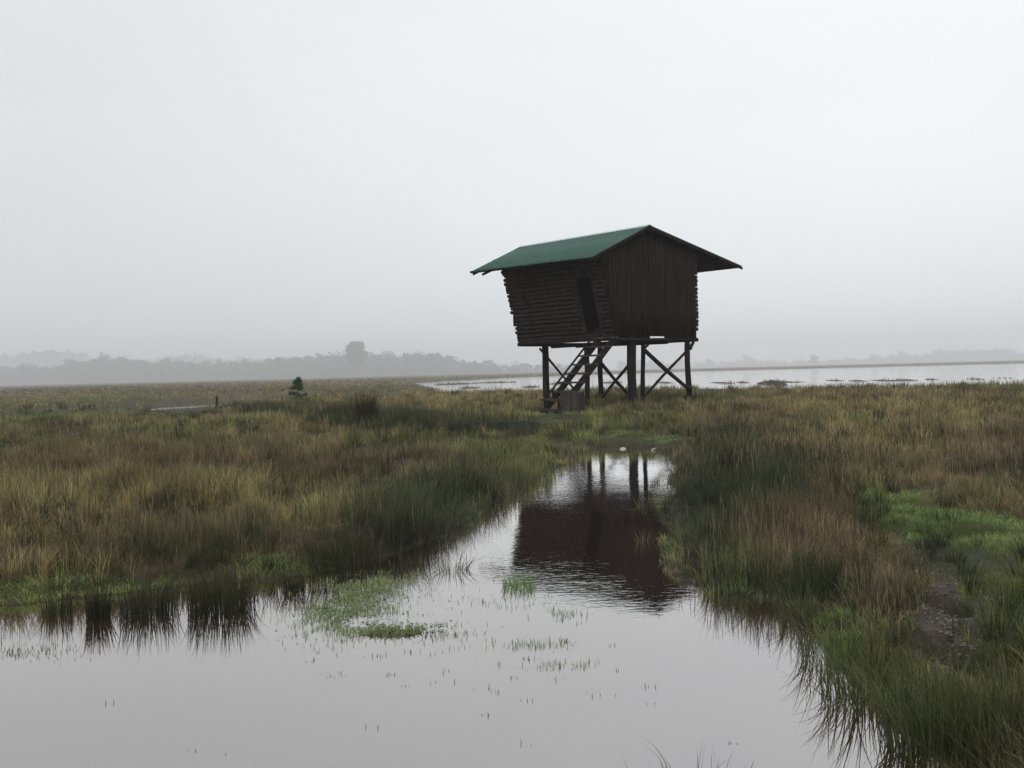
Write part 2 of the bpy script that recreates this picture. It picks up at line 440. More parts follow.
# ------------------------------------------------------------------ blades
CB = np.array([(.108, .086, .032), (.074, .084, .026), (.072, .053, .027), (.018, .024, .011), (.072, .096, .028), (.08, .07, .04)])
CT = np.array([(.320, .262, .122), (.200, .215, .075), (.190, .148, .082), (.060, .070, .034), (.195, .255, .080), (.14, .12, .08)])  # tips pale by growth, with highlights painted in brighter still
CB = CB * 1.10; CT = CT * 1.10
HH = np.array([.26, .22, .28, .37, .095, .06])
def blades(bx, by, bz, hgt, wid, lean, ang, cb, ct, prof, seg=3):
    """numpy blades: arched strips that taper to a point"""
    n = len(bx)
    ts = np.linspace(0, 1, seg + 1)
    wa = rng.random(n) * math.pi
    wxx, wyy = np.cos(wa), np.sin(wa)
    lx, ly = np.cos(ang), np.sin(ang)
    rows = []; cols = []
    for k, t in enumerate(ts):
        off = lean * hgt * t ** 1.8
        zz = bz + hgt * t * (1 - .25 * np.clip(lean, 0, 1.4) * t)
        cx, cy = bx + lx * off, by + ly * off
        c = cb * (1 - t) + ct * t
        if k < seg:
            w = wid * prof[k] * .5
            rows += [np.stack([cx - wxx * w, cy - wyy * w, zz], -1), np.stack([cx + wxx * w, cy + wyy * w, zz], -1)]
            cols += [c, c]
        else:
            rows.append(np.stack([cx, cy, zz], -1)); cols.append(c)
    m = len(rows)
    V = np.stack(rows, 1).reshape(-1, 3); Cc = np.stack(cols, 1).reshape(-1, 3)
    base = (np.arange(n) * m)[:, None]
    Q = [base + np.array([[2 * k, 2 * k + 1, 2 * k + 3, 2 * k + 2]]) for k in range(seg - 1)]
    T = base + np.array([[2 * seg - 2, 2 * seg - 1, 2 * seg]])
    return V, (np.concatenate(Q) if Q else np.zeros((0, 4), int)), T, Cc
class Pile:
    def __init__(s): s.V = []; s.Q = []; s.T = []; s.C = []; s.n = 0
    def add(s, V, Q, T, C):
        s.V.append(V); s.Q.append(Q + s.n); s.T.append(T + s.n); s.C.append(C); s.n += len(V)
    def build(s, name, m=None, parent=None):
        V = np.concatenate(s.V)
        if parent is not None: V = V - np.array(parent_loc(parent))
        F = [f for f in (np.concatenate(s.Q), np.concatenate(s.T)) if len(f)]
        return link(name, np_mesh(name, V, F, np.concatenate(s.C)), parent, m or M['blade'])

PF = {2: [.9, 1.], 3: [.8, 1., .7], 4: [.8, 1., .85, .55]}
def scatter(r0, r1, ntuft, per, seg, a0=-.70, a1=.70, only=None):
    r = np.exp(rng.uniform(math.log(r0), math.log(r1), ntuft)); a = rng.uniform(a0, a1, ntuft)
    x, y = r * np.sin(a), r * np.cos(a)
    z, dp, dl = height(x, y)
    # stems also stand a little way out in the water, thinly
    keep = (z > .004) | ((dp > -.22) & (dp < .05) & (rng.random(ntuft) < .35))
    for cx, cy, rx, ry in PONDS: keep &= np.hypot((x - cx) / rx, (y - cy) / ry) > .8
    x, y, z, r, dp = x[keep], y[keep], z[keep], r[keep], dp[keep]
    W = weights(x, y, np.maximum(z, 0))
    cl = np.argmax(W + rng.gumbel(size=W.shape) * .22, 0)
    pxx, _, _ = proj(x, y, z); near_edge = (dp < .12) & (pxx > 310)
    keep2 = ~((z < .004) & (pxx < 310) & (rng.random(len(x)) < .8))
    cl = np.where(near_edge & (cl == 0), 3, cl)
    keep = keep2 & ~((cl == 5) & (rng.random(len(x)) < .8)) & ~((z < 0) & (cl == 4))
    x, y, z, r, cl = x[keep], y[keep], z[keep], r[keep], cl[keep]
    if only is not None:
        q = cl == only; x, y, z, r, cl = x[q], y[q], z[q], r[q], cl[q]
    n = len(x)
    k = np.repeat(np.arange(n), per)
    N = len(k)
    rad = np.where(cl[k] == 4, .10, .07) * np.clip(r[k] / 16, .55, 5)
    an = rng.random(N) * 6.2832; q = np.sqrt(rng.random(N)) * rad
    bx, by = x[k] + np.cos(an) * q, y[k] + np.sin(an) * q
    patch = np.where(cl == 4, .8, .30 + 1.25 * smooth(.25, .72, fbm(x, y, .9, 4, 41.))) * np.where(cl == 4, 1., hmul(x, y, z))
    lum = (.52 + .96 * smooth(.28, .7, fbm(x, y, .55, 4, 61.)))[:, None] * (.8 + .4 * fbm(x, y, 3, 3, 71.))[:, None]
    hue = np.stack([1 + .35 * (fbm(x, y, .8, 3, 81.) - .5), np.ones(n), 1 - .3 * (fbm(x, y, 1.2, 3, 91.) - .5)], -1)
    th = HH[cl] * patch * rng.uniform(.75, 1.2, n)
    h = th[k] * rng.uniform(.55, 1.15, N)
    # path and trampled verge on the right bank is short
    wid = np.maximum(.0034, .00044 * r[k]) * rng.uniform(.7, 1.4, N) * np.where(cl[k] == 3, .9, 1.)
    lean = np.abs(rng.normal(.18, .32, N)) + np.where(cl[k] == 4, .3, 0) + np.where(rng.random(N) < .14, .6, 0)
    ang = an + rng.normal(0, .7, N)
    tv = lum * hue * rng.uniform(.68, 1.34, (n, 1)) * (1 + rng.normal(0, .05, (n, 3)))
    bv = rng.uniform(.8, 1.22, (N, 1))
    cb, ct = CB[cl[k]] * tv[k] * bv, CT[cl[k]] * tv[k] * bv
    # some dead straw in every tuft
    dead = rng.random(N) < np.array([.10, .08, .10, .05, .02, .3])[cl[k]]
    cb[dead] = np.array([.10, .08, .045]) * bv[dead]; ct[dead] = np.array([.22, .18, .11]) * bv[dead]
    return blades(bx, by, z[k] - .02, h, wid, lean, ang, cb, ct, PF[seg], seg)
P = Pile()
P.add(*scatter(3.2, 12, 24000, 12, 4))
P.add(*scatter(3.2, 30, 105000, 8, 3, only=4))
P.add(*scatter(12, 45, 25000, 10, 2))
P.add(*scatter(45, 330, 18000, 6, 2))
# tussocks: tight taller tufts that break the sward up
def tussocks(n):
    r = np.exp(rng.uniform(math.log(3.6), math.log(55), n)); a = rng.uniform(-.7, .7, n)
    x, y = r * np.sin(a), r * np.cos(a); z, dp, dl = height(x, y)
    W = weights(x, y, np.maximum(z, 0)); cl = np.argmax(W + rng.gumbel(size=W.shape) * .15, 0)
    px, py, _ = proj(x, y, z)
    keep = (z > .02) & (cl != 5) & ((cl != 4) | (rng.random(n) < .4)) & (fbm(x, y, 2.5, 3, 101.) > .42)
    x, y, z, r, cl = x[keep], y[keep], z[keep], r[keep], cl[keep]; n = len(x)
    cl = np.where(rng.random(n) < .45, 3, cl); cl = np.where(cl == 4, 3, cl)
    per = 34; k = np.repeat(np.arange(n), per); N = len(k)
    an = rng.random(N) * 6.28; q = np.sqrt(rng.random(N)) * .07 * np.clip(r[k] / 14, .8, 3)
    hh = (np.array([.36, .32, .40, .42, .2, .2])[cl] * rng.uniform(.65, 1.15, n) * (.35 + .65 * hmul(x, y, z)))[k] * rng.uniform(.4, 1.1, N)
    bv = rng.uniform(.75, 1.3, (N, 1)) * rng.uniform(.6, 1.25, (n, 1))[k]
    return blades(x[k] + np.cos(an) * q, y[k] + np.sin(an) * q, z[k] - .02, hh, np.maximum(.0034, .00044 * r[k]) * rng.uniform(.7, 1.4, N),
                  np.abs(rng.normal(.3, .25, N)), an + rng.normal(0, .3, N), CB[cl[k]] * bv, CT[cl[k]] * bv * .85, PF[3], 3)
P.add(*tussocks(5200))
o = P.build('marsh_grass')
tag(o, 'ochre, olive and rust coloured marsh grass covering both banks', 'grass', kind='stuff')

# tall pale flowering stems standing over the grass
def stems(name, label, areas, n):
    xs, ys = [], []
    for (px, py, rx, ry, wgt) in areas:
        m = int(n * wgt)
        A = rng.normal(0, .55, (m, 2))
        for u, v in A:
            g = gnd(px + u * rx, py + v * ry, .25); xs.append(g[0]); ys.append(g[1])
    x, y = np.array(xs), np.array(ys); z, dp, dl = height(x, y); ok = z > -.12
    x, y, z = x[ok], y[ok], z[ok]; N = len(x); r = np.hypot(x, y)
    v = rng.uniform(.7, 1.25, (N, 1))
    pale = rng.random((N, 1)) < .6
    cb = np.where(pale, [[.09, .07, .04]], [[.04, .028, .018]]) * v
    ct = np.where(pale, [[.22, .175, .11]], [[.07, .045, .028]]) * v
    V = blades(x, y, z, rng.uniform(.24, .44, N) * (.35 + .65 * hmul(x, y, z)), np.maximum(.003, .00042 * r), np.abs(rng.normal(.03, .1, N)), rng.random(N) * 6.28,
               cb, ct, [.7, .6, .8, 1.8], 4)
    p = Pile(); p.add(*V)
    return tag(p.build(name), label, 'rushes', kind='stuff')
stems('flowering_rushes', 'tall pale and brown seeding rush stems above the marsh grass',
      [(760, 452, 80, 24, .30), (850, 470, 60, 24, .10), (780, 540, 70, 26, .14), (150, 520, 170, 40, .18), (300, 500, 120, 40, .14), (980, 470, 60, 40, .09),
       (880, 600, 36, 34, .07), (400, 470, 120, 30, .10), (200, 450, 190, 14, .08), (930, 440, 110, 20, .10)], 3800)

# ------------------------------------------------------------------ clumps that can be counted
def clump(name, label, cat, px, py, n, rad, h, lean, cb, ct, group=None, wid=.005, flat=1.0, z0=-.03, seg=4, bias=None, lm=None):
    g = gnd(px, py, 0)
    e = (g[0], g[1], 0.0)
    an = rng.random(n) * 6.2832; q = np.sqrt(rng.random(n)) * rad
    x = g[0] + np.cos(an) * q; y = g[1] + np.sin(an) * q * flat
    v = rng.uniform(.7, 1.3, (n, 1))
    ang = an + rng.normal(0, .5, n) if bias is None else rng.normal(bias, .8, n)
    ln = np.abs(rng.normal(lean, lean * .6 + .05, n))
    p = Pile()
    p.add(*blades(x, y, np.full(n, z0), h * rng.uniform(.35, 1.15, n), wid * rng.uniform(.7, 1.3, n), ln, ang, np.array(cb) * v, np.array(ct) * v, PF[seg], seg))
    V = np.concatenate(p.V); V -= np.array(e); p.V = [V]
    ob = p.build(name); ob.location = e
    return tag(ob, label, cat, group)
DK, DT = (.018, .021, .010), (.050, .050, .024)
GR = 'dark rush clumps standing in the shallows'
clump('rush_clump', 'thin dark rush clump in the water nearest the left edge', 'rushes', 58, 614, 110, .10, .27, .08, DK, DT, GR)
clump('rush_clump', 'dense narrow dark rush clump, second from the left edge', 'rushes', 98, 617, 260, .08, .30, .10, DK, DT, GR)
clump('rush_clump', 'wide ragged dark rush clump between the narrow clump and the widest one', 'rushes', 150, 612, 360, .20, .30, .12, DK, DT, GR)
clump('rush_clump', 'widest dark rush clump splaying over the pool below the left bank', 'rushes', 222, 608, 600, .24, .34, .16, DK, DT, GR)
clump('rush_clump', 'small dark rush clump at the right end of the left bank row', 'rushes', 293, 590, 160, .09, .24, .15, DK, DT, GR)
clump('rush_clump', 'dense dark rush clump at the point where the creek opens', 'rushes', 345, 572, 380, .30, .50, .25, DK, DT, GR)
clump('rush_clump', 'dark bent tussock alone in the water at the creek mouth', 'rushes', 452, 571, 90, .15, .20, .9, DK, DT, GR)
clump('rush_clump', 'loose thin rushes in the water left of the bent tussock', 'rushes', 410, 566, 60, .16, .22, .2, DK, DT, GR)
GR2 = 'arching reeds over the water at the right bank'
RK, RT = (.035, .045, .018), (.09, .10, .04)
for lab, px, py, n, rad, h, ln in [
    ('arching dark reeds furthest up the right bank beside the short turf', 838, 662, 150, .22, .32, .35),
    ('dense arching dark reeds in the middle of the right bank edge', 872, 702, 260, .24, .36, .4),
    ('tall dark reed clump leaning out of the pool near the lower right corner', 930, 750, 360, .18, .46, .3),
    ('upright green reed clump in the lower right corner', 990, 768, 300, .15, .50, .25),
    ('small dark reed clump standing beside the pale puddle at the right bank', 802, 622, 120, .14, .34, .3)]:
    clump('reed_clump', lab, 'reeds', px, py, n, rad, h, ln, RK, RT, GR2)
GR3 = 'green weed tufts in the pool'
TK, TT = (.08, .14, .035), (.16, .25, .08)
clump('weed_foliage', 'bright green weed tuft at the edge of the dark roof reflection', 'water weed', 519, 586, 260, .13, .13, .25, TK, TT, GR3, .004, 1.6)
clump('weed_foliage', 'thin strip of weed just below the bright green tuft', 'water weed', 520, 603, 90, .30, .07, .2, (.06, .10, .03), (.14, .2, .06), GR3, .004, .5)
clump('weed_foliage', 'small green weed tuft right of the thin strip', 'water weed', 562, 614, 60, .07, .07, .3, TK, TT, GR3, .004, .6)
clump('weed_foliage', 'long low weed strip in the middle of the open pool', 'water weed', 535, 645, 120, .26, .06, .3, (.07, .12, .03), (.15, .2, .06), GR3, .004, .35)
clump('weed_foliage', 'lowest yellow green weed strip in the open pool', 'water weed', 553, 667, 150, .20, .05, .5, (.10, .15, .035), (.18, .24, .07), GR3, .004, .35)
clump('weed_foliage', 'small dark weed tuft left of the open pool strips', 'water weed', 493, 653, 60, .10, .035, .5, (.04, .05, .02), (.09, .1, .04), GR3, .004, .4)
clump('weed_foliage', 'small dark weed tuft below the big weed bed', 'water weed', 333, 675, 40, .07, .05, .5, (.03, .04, .02), (.06, .07, .03), GR3, .004, .4)
clump('weed_foliage', 'sparse thin stalks rising at the bottom edge of the pool', 'water weed', 690, 772, 26, .26, .16, .35, (.05, .05, .03), (.08, .08, .04), GR3, .003, .3)

# scattered small shoots and the large weed bed: uncountable
def weedbed():
    p = Pile(); X = []; Y = []; K = []
    def put(px, py, rx, ry, n, k):
        for _ in range(n):
            u, v = rng.normal(0, .5, 2); g = gnd(px + u * rx, py + v * ry); X.append(g[0]); Y.append(g[1]); K.append(k)
    put(365, 588, 52, 15, 1900, 0); put(345, 610, 62, 20, 2300, 0); put(335, 628, 50, 14, 500, 0); put(400, 632, 80, 9, 500, 0); put(395, 578, 30, 8, 300, 0); put(520, 590, 22, 8, 160, 0); put(555, 614, 40, 6, 120, 0); put(540, 645, 46, 5, 150, 0); put(560, 664, 36, 4, 130, 0)
    put(30, 652, 55, 9, 260, 1); put(470, 600, 40, 8, 60, 1); put(440, 634, 40, 7, 160, 1)
    put(330, 645, 60, 14, 60, 1)
    for _ in range(40):
        cx, cy = rng.uniform(290, 620), rng.uniform(600, 715)
        put(cx, cy, rng.uniform(5, 16), 2, int(rng.integers(3, 12)), 1)
    for _ in range(11):
        put(rng.uniform(20, 760), rng.uniform(660, 765), 8, 1.6, int(rng.integers(2, 6)), 1)
    X, Y, K = map(np.array, (X, Y, K)); N = len(X)
    z, dp, dl = height(X, Y); n = (z < .02) & ((K == 1) | (fbm(X, Y, .16, 3, 15.) > .44))
    X, Y, K = X[n], Y[n], K[n]; N = len(X)
    v = rng.uniform(.7, 1.3, (N, 1)); g = (K == 0)[:, None]
    cb = np.where(g, [[.09, .12, .045]], [[.04, .05, .025]]) * v; ct = np.where(g, [[.27, .34, .14]], [[.09, .10, .05]]) * v
    p.add(*blades(X, Y, np.full(N, -.01), rng.uniform(.012, .05, N) * np.where(K == 1, .8, 1.1), np.full(N, .0042), np.abs(rng.normal(.15, .2, N)), rng.random(N) * 6.28, cb, ct, PF[3], 3))
    # floating leaves of the bed
    m = 2600
    u = rng.normal(0, .5, (m, 2)); cen = np.array([(365, 592, 46, 14), (345, 612, 52, 18), (395, 630, 60, 6)])[rng.integers(0, 3, m)]
    L = np.array([gnd(c[0] + a * c[2], c[1] + b * c[3]) for (a, b), c in zip(u, cen)])
    mk = fbm(L[:, 0], L[:, 1], .18, 3, 55.) > .43
    L = L[mk]; m = len(L)
    a = rng.random(m) * 6.28; s = rng.uniform(.006, .018, m)
    d1 = np.stack([np.cos(a) * s, np.sin(a) * s, rng.normal(0, .002, m)], -1); d2 = np.stack([-np.sin(a) * s, np.cos(a) * s, rng.normal(0, .002, m)], -1) * .5
    c0 = L + [0, 0, .006]
    V = np.stack([c0 - d1, c0 + d2, c0 + d1, c0 - d2], 1).reshape(-1, 3)
    Q = (np.arange(m) * 4)[:, None] + np.array([[0, 1, 2, 3]])
    cc = np.repeat(np.array([.15, .21, .09]) * rng.uniform(.5, 1.3, (m, 1)), 4, 0)
    p.add(V, Q, np.zeros((0, 3), int), cc)
    return p
tag(weedbed().build('water_weed'), 'pale green emergent weed bed and scattered shoots in the pool', 'water weed', kind='stuff')

# floating brown mat at the front of the weed bed
def mat_thing():
    g = gnd(393, 634)
    n = 420; p = Pile()
    an = rng.random(n) * 6.28; q = np.sqrt(rng.random(n))
    x = g[0] + np.cos(an) * q * .19; y = g[1] + np.sin(an) * q * .07
    v = rng.uniform(.6, 1.4, (n, 1))
    p.add(*blades(x, y, np.full(n, -.004), rng.uniform(.01, .035, n), np.full(n, .007), rng.uniform(.5, 2.2, n), rng.random(n) * 6.28,
                  np.array([.06, .06, .022]) * v, np.array([.15, .14, .05]) * v, PF[3], 3))
    p.V = [np.concatenate(p.V) - np.array([g[0], g[1], 0])]
    o = p.build('weed_mat'); o.location = (g[0], g[1], 0)
    tag(o, 'low brown green floating mat of dead weed at the front of the weed bed', 'weed mat')
mat_thing()

# pebbles and flecks of wet mud on the right bank
def rubble():
    p = Pile()
    n = 900; u = rng.normal(0, .5, (n, 2)); cen = np.array([(958, 668, 28, 34), (945, 618, 26, 24), (890, 575, 40, 14)])[rng.choice(3, n, p=[.6, .3, .1])]
    L = np.array([gnd(c[0] + a * c[2], c[1] + b * c[3], .04) for (a, b), c in zip(u, cen)])
    z, _, _ = height(L[:, 0], L[:, 1]); L[:, 2] = np.maximum(z, 0) + .004
    a = rng.random(n) * 6.28; s = rng.uniform(.005, .019, n)
    d1 = np.stack([np.cos(a) * s, np.sin(a) * s, rng.normal(0, .003, n)], -1); d2 = np.stack([-np.sin(a) * s, np.cos(a) * s, rng.normal(0, .003, n)], -1) * .6
    up = np.zeros((n, 3)); up[:, 2] = s * .5
    V = np.stack([L - d1, L + d2, L + d1, L - d2, L + up], 1).reshape(-1, 3)
    T = np.concatenate([(np.arange(n) * 5)[:, None] + np.array([t]) for t in ((0, 1, 4), (1, 2, 4), (2, 3, 4), (3, 0, 4))])
    cc = np.repeat(np.where(rng.random((n, 1)) < .4, [[.17, .155, .135]], [[.08, .065, .05]]) * rng.uniform(.6, 1.3, (n, 1)), 5, 0)
    p.add(V, np.zeros((0, 4), int), T, cc)
    tag(p.build('pebbles'), 'pale and dark pebbles in the muddy patch on the right bank', 'pebbles', kind='stuff')
rubble()

# ------------------------------------------------------------------ leafy things
def leaf_cloud(cent, rad, per, size, c0, c1, squash=.8):
    """leaf-sized faces spread through several clumps"""
    V = []; C = []
    for (c, r) in zip(cent, rad):
        d = rng.normal(size=(per, 3)); d /= np.linalg.norm(d, axis=1)[:, None]
        q = r * rng.random((per, 1)) ** .45
        pos = np.array(c) + d * q * np.array([1, 1, squash])
        a = rng.normal(size=(per, 3)); a /= np.linalg.norm(a, axis=1)[:, None]
        b = np.cross(a, rng.normal(size=(per, 3))); b /= np.linalg.norm(b, axis=1)[:, None]
        s = size * rng.uniform(.6, 1.4, (per, 1))
        V.append(np.stack([pos - a * s, pos + b * s * .5, pos + a * s, pos - b * s * .5], 1).reshape(-1, 3))
        t = rng.random((per, 1)) * rng.uniform(.5, 1)
        C.append(np.repeat(np.array(c0) * (1 - t) + np.array(c1) * t, 4, 0))
    V = np.concatenate(V); n = len(V) // 4
    return V, (np.arange(n) * 4)[:, None] + np.array([[0, 1, 2, 3]]), np.concatenate(C)

def tree(name, label, X, Y, z0, H, W, crown_from=.3, nc=16, per=160, leaf=.6, group=None, cat='tree', c0=(.02, .03, .016), c1=(.05, .06, .03), flat=False, cr=(.13, .24)):
    t = empty(name, (X, Y, z0), label, cat, group)
    mb = MB(); top = np.array([X + rng.normal(0, .03 * H), Y, z0 + H * .85])
    mb.pole((X, Y, z0 - .1), top, H * .028, H * .008, 7, 6, H * .01)
    cent = []; rad = []
    for i in range(nc):
        f = crown_from + (1 - crown_from) * rng.random()
        wd = W * (.5 if flat else .5 * math.sqrt(max(.05, 1 - ((f - .62) / .45) ** 2)))
        a = rng.random() * 6.28; q = wd * math.sqrt(rng.random()) * .8
        c = np.array([X + math.cos(a) * q, Y + math.sin(a) * q, z0 + H * min(f, .93)])
        cent.append(c); rad.append(W * rng.uniform(*cr))
        if i < 6: mb.pole((X, Y, z0 + H * crown_from * .8), c, H * .012, H * .004, 5, 4, H * .01)
    mb.build('trunk', M['bark'], t)
    V, Q, C = leaf_cloud(cent, rad, per, leaf, c0, c1)
    V = V - np.array([X, Y, z0])
    link('crown', np_mesh('crown', V, Q, C), t, M['blade'])
    return t

# far woodland (one mass in the mist) built from many crowns
def far_wood(name, label, dist, prof, pale=1.0, step=5.0, fill=.0, seed_rows=2, leaf=.9):
    V = []; Q = []; C = []; n = 0
    pr = np.array(prof, float)
    px = pr[0, 0]
    cent = []; rad = []
    leaf = leaf * dist / 640
    while px < pr[-1, 0]:
        top = np.interp(px, pr[:, 0], pr[:, 1]) + rng.normal(0, 2.4)
        D = dist * rng.uniform(.97, 1.06)
        v = ray(px, top); t = D / v[1]
        X, Y, Z = v[0] * t, D, CAMH + v[2] * t
        Z = max(Z, 2.5)
        w = rng.uniform(.5, .8) * max(4, Z * .55)
        k = max(3, int(Z / 3.0))
        for j in range(k):
            zc = (Z - w * .4) * (j + .6) / k + rng.normal(0, .6)
            cent.append((X + rng.normal(0, w * .6), Y + rng.normal(0, w * 1.2), zc)); rad.append(w * rng.uniform(.4, .75))
        px += step * rng.uniform(.4, 1.0) * 620 / dist
    V, Q, C = leaf_cloud(cent, rad, 60, leaf, (.02, .028, .018), (.05, .06, .035))
    o = link(name, np_mesh(name, V, Q, C), None, M['blade'])
    return tag(o, label, 'woodland', kind='stuff')
far_wood('far_woodland', 'grey misty belt of trees along the left horizon', 1470,
         [(-160, 366), (-60, 368), (0, 367), (20, 366), (40, 368), (62, 367), (72, 361), (100, 361), (108, 356.5), (120, 358), (130, 362), (160, 364), (186, 362), (200, 365), (232, 363),
          (256, 367), (268, 359), (300, 359), (330, 357), (343, 354), (375, 357), (400, 356), (420, 354), (444, 355), (452, 360), (466, 364), (490, 365), (520, 367), (560, 367), (610, 368)])
far_wood('distant_woodland', 'palest line of trees behind the misty belt on the left', 2600,
         [(-150, 360), (0, 361), (30, 359), (40, 355), (58, 354), (70, 361), (150, 365), (190, 359), (210, 364), (300, 362), (420, 366), (520, 368), (600, 367)], step=4, leaf=1.4)
far_wood('far_shore_woodland', 'very pale row of trees beyond the lake on the right', 2450,
         [(868, 361), (900, 359), (930, 357), (945, 353), (985, 354), (996, 353), (1006, 351), (1016, 356), (1060, 356), (1180, 350)], step=5, leaf=1.3)
far_wood('far_shore_scrub', 'low pale scrub along the far shore behind the hide', 2550,
         [(620, 366), (690, 366), (760, 364), (800, 364), (850, 362), (900, 361), (980, 359), (1100, 356)], step=3, leaf=1.0)
def tree_at(name, label, px, top, D, Wpx, **k):
    v = ray(px, top); t = D / v[1]
    H = CAMH + v[2] * t - .3
    return tree(name, label, v[0] * t, D, .3, H, Wpx / F_PX * D, **k)
tree_at('tree', 'tall flat topped tree rising above the misty left treeline', 356, 341.5, 1300, 24, crown_from=.42, nc=44, per=110, leaf=1.7, cr=(.09, .17), flat=False)
tree_at('tree', 'lone pale round tree on the far shore right of the hide', 815, 355.5, 2000, 12, crown_from=.25, nc=12, per=100, leaf=1.4)
tree_at('tree', 'tallest misty tree near the right edge beyond the lake', 1002, 349.5, 2250, 12, crown_from=.3, nc=12, per=100, leaf=1.4)

# the small shrub out in the grass
def shrub():
    b = gnd(298, 403, .4)
    X, Y, z0 = b[0], b[1], float(height(b[0:1], b[1:2])[0][0])
    H = 1.30
    t = empty('shrub', (X, Y, z0), 'small dark green conical shrub standing alone in the left marsh', 'shrub')
    mb = MB(); mb.pole((X, Y, z0 - .05), (X + .03, Y, z0 + H * .8), .03, .01, 6, 5)
    cent = []; rad = []
    for i in range(40):
        f = rng.uniform(.02, .95); w = .44 * (1 - abs(f - .25) * 1.1)
        a = rng.random() * 6.28; q = w * rng.random() ** .5
        cent.append((X + math.cos(a) * q, Y + math.sin(a) * q, z0 + H * f)); rad.append(rng.uniform(.11, .19))
        if i < 6: mb.pole((X, Y, z0 + .2), cent[-1], .012, .004, 5, 3)
    mb.build('stem', M['bark'], t)
    V, Q, C = leaf_cloud(cent, rad, 130, .03, (.022, .046, .014), (.055, .105, .03))
    link('foliage', np_mesh('foliage', V - np.array([X, Y, z0]), Q, C), t, M['blade'])
shrub()
GS = 'dark weedy bushes in the left marsh'
for lab, px, py, H, W in [('low dark brown bush just left of the green shrub', 262, 412, .45, 1.5), ('tall dark spindly weed bush in front of the creek bend', 366, 425, .95, .55),
                          ('loose brown weed bush right behind the tall spindly one', 338, 422, .6, .8)]:
    b = gnd(px, py, .4); z0 = float(height(b[0:1], b[1:2])[0][0])
    n = 420; p = Pile(); an = rng.random(n) * 6.28; q = np.sqrt(rng.random(n)) * W / 2
    v = rng.uniform(.7, 1.3, (n, 1))
    p.add(*blades(np.cos(an) * q, np.sin(an) * q, np.full(n, 0.), H * rng.uniform(.4, 1.1, n), np.full(n, .02), np.abs(rng.normal(.1, .2, n)), an,
                  np.array([.035, .034, .018]) * v, np.array([.07, .055, .032]) * v, PF[3], 3))
    o = p.build('weed_bush'); o.location = (b[0], b[1], z0); tag(o, lab, 'bush', GS)

# marker post by the left pond
b = gnd(216.5, 405.5, .3)
t = empty('marker_post', (b[0], b[1], .25), 'short dark post with a pale band beside the small left pond', 'post')
mb = MB(); mb.pole((b[0], b[1], .1), (b[0] + .02, b[1], .80), .062, .055, 9, 6); mb.build('post', M['post'], t)
mb = MB(); mb.pole((b[0] + .06, b[1] - .03, .62), (b[0] + .16, b[1] - .03, .64), .03, .025, 7, 3); mb.build('marker', M['grey_wood'], t)

# two small pale flecks at the head of the creek
for lab, px, py in (('small pale stone in the water at the head of the creek, left one', 623, 449), ('small flat pale stone right of the other at the creek head', 654, 450)):
    g = gnd(px, py); mb = MB()
    ring = [(math.cos(a) * .065 * rng.uniform(.8, 1.2), math.sin(a) * .035 * rng.uniform(.8, 1.2)) for a in np.linspace(0, 6.28, 9)[:-1]]
    V = [(g[0] + a, g[1] + c, -.02) for a, c in ring] + [(g[0] + a * .8, g[1] + c * .8, .025) for a, c in ring] + [(g[0], g[1], .04)]
    F = [(i, (i + 1) % 8, 8 + (i + 1) % 8, 8 + i) for i in range(8)] + [(8 + i, 8 + (i + 1) % 8, 16) for i in range(8)]
    mb.add(V, F); o = mb.build('pale_fleck', M['pale_fleck']); tag(o, lab, 'fleck')

# ------------------------------------------------------------------ the hide
AU, AV = math.radians(50), math.radians(-44)
U = np.array([math.sin(AU), math.cos(AU), 0.]); Vv = np.array([math.sin(AV), math.cos(AV), 0.])
Z1 = np.array([0, 0, 1.])
apex = on_plane(649.5, 225.5, (0, 28.0), (1, 0))           # ridge end, 28 m out
Lf = on_plane(592, 257.3, apex, U[:2])                      # left eave, front
Rf = on_plane(743, 266.8, apex, U[:2])                      # right eave, front
ridge_b = on_plane(520.7, 247.0, apex, Vv[:2])
Lb = on_plane(472.3, 271.6, Lf, Vv[:2])
SL = float(np.linalg.norm((ridge_b - apex)[:2])); SL2 = float(np.linalg.norm((Lb - Lf)[:2]))
Rb = Rf + Vv * SL + Z1 * (ridge_b[2] - apex[2])
HUT = (apex[0] + Vv[0] * 2, apex[1] + Vv[1] * 2, .40)
print('HUT apex', apex, 'Lf', Lf, 'Rf', Rf, 'ridge_b', ridge_b, 'Lb', Lb, 'len', SL, SL2)
hut = empty('bird_hide', HUT, 'dark timber hide on stilts with green corrugated roof and outside stair', 'bird hide')

e = .30                                                     # gable overhang
gp = apex + Vv * e                                          # gable wall plane passes here
gLt = on_plane(598.5, 259.5, gp, U[:2]); gLb = on_plane(615, 338.5, gp, U[:2])
gRt = on_plane(696, 262, gp, U[:2]); gRb = on_plane(696.5, 338.5, gp, U[:2])
LW = float(np.linalg.norm((on_plane(501.0, 274, gLt, Vv[:2]) - gLt)[:2]))
zf = (gLb[2] + gRb[2]) / 2
print('gable', gLt, gLb, gRt, gRb, 'wall length', LW, 'floor z', zf)
def roof_z(p):
    """underside of roof above plan point p"""
    s = np.dot(p - apex, Vv); tt = np.dot(p - apex - s * Vv * 0, U)
    # decompose in the skewed plan basis
    A = np.array([[U[0], Vv[0]], [U[1], Vv[1]]]); a, b = np.linalg.solve(A, (p - apex)[:2])
    if a < 0: k = (Lf[2] - apex[2]) / np.linalg.norm((Lf - apex)[:2]); return apex[2] + k * (-a)
    k = (Rf[2] - apex[2]) / np.linalg.norm((Rf - apex)[:2]); return apex[2] + k * a
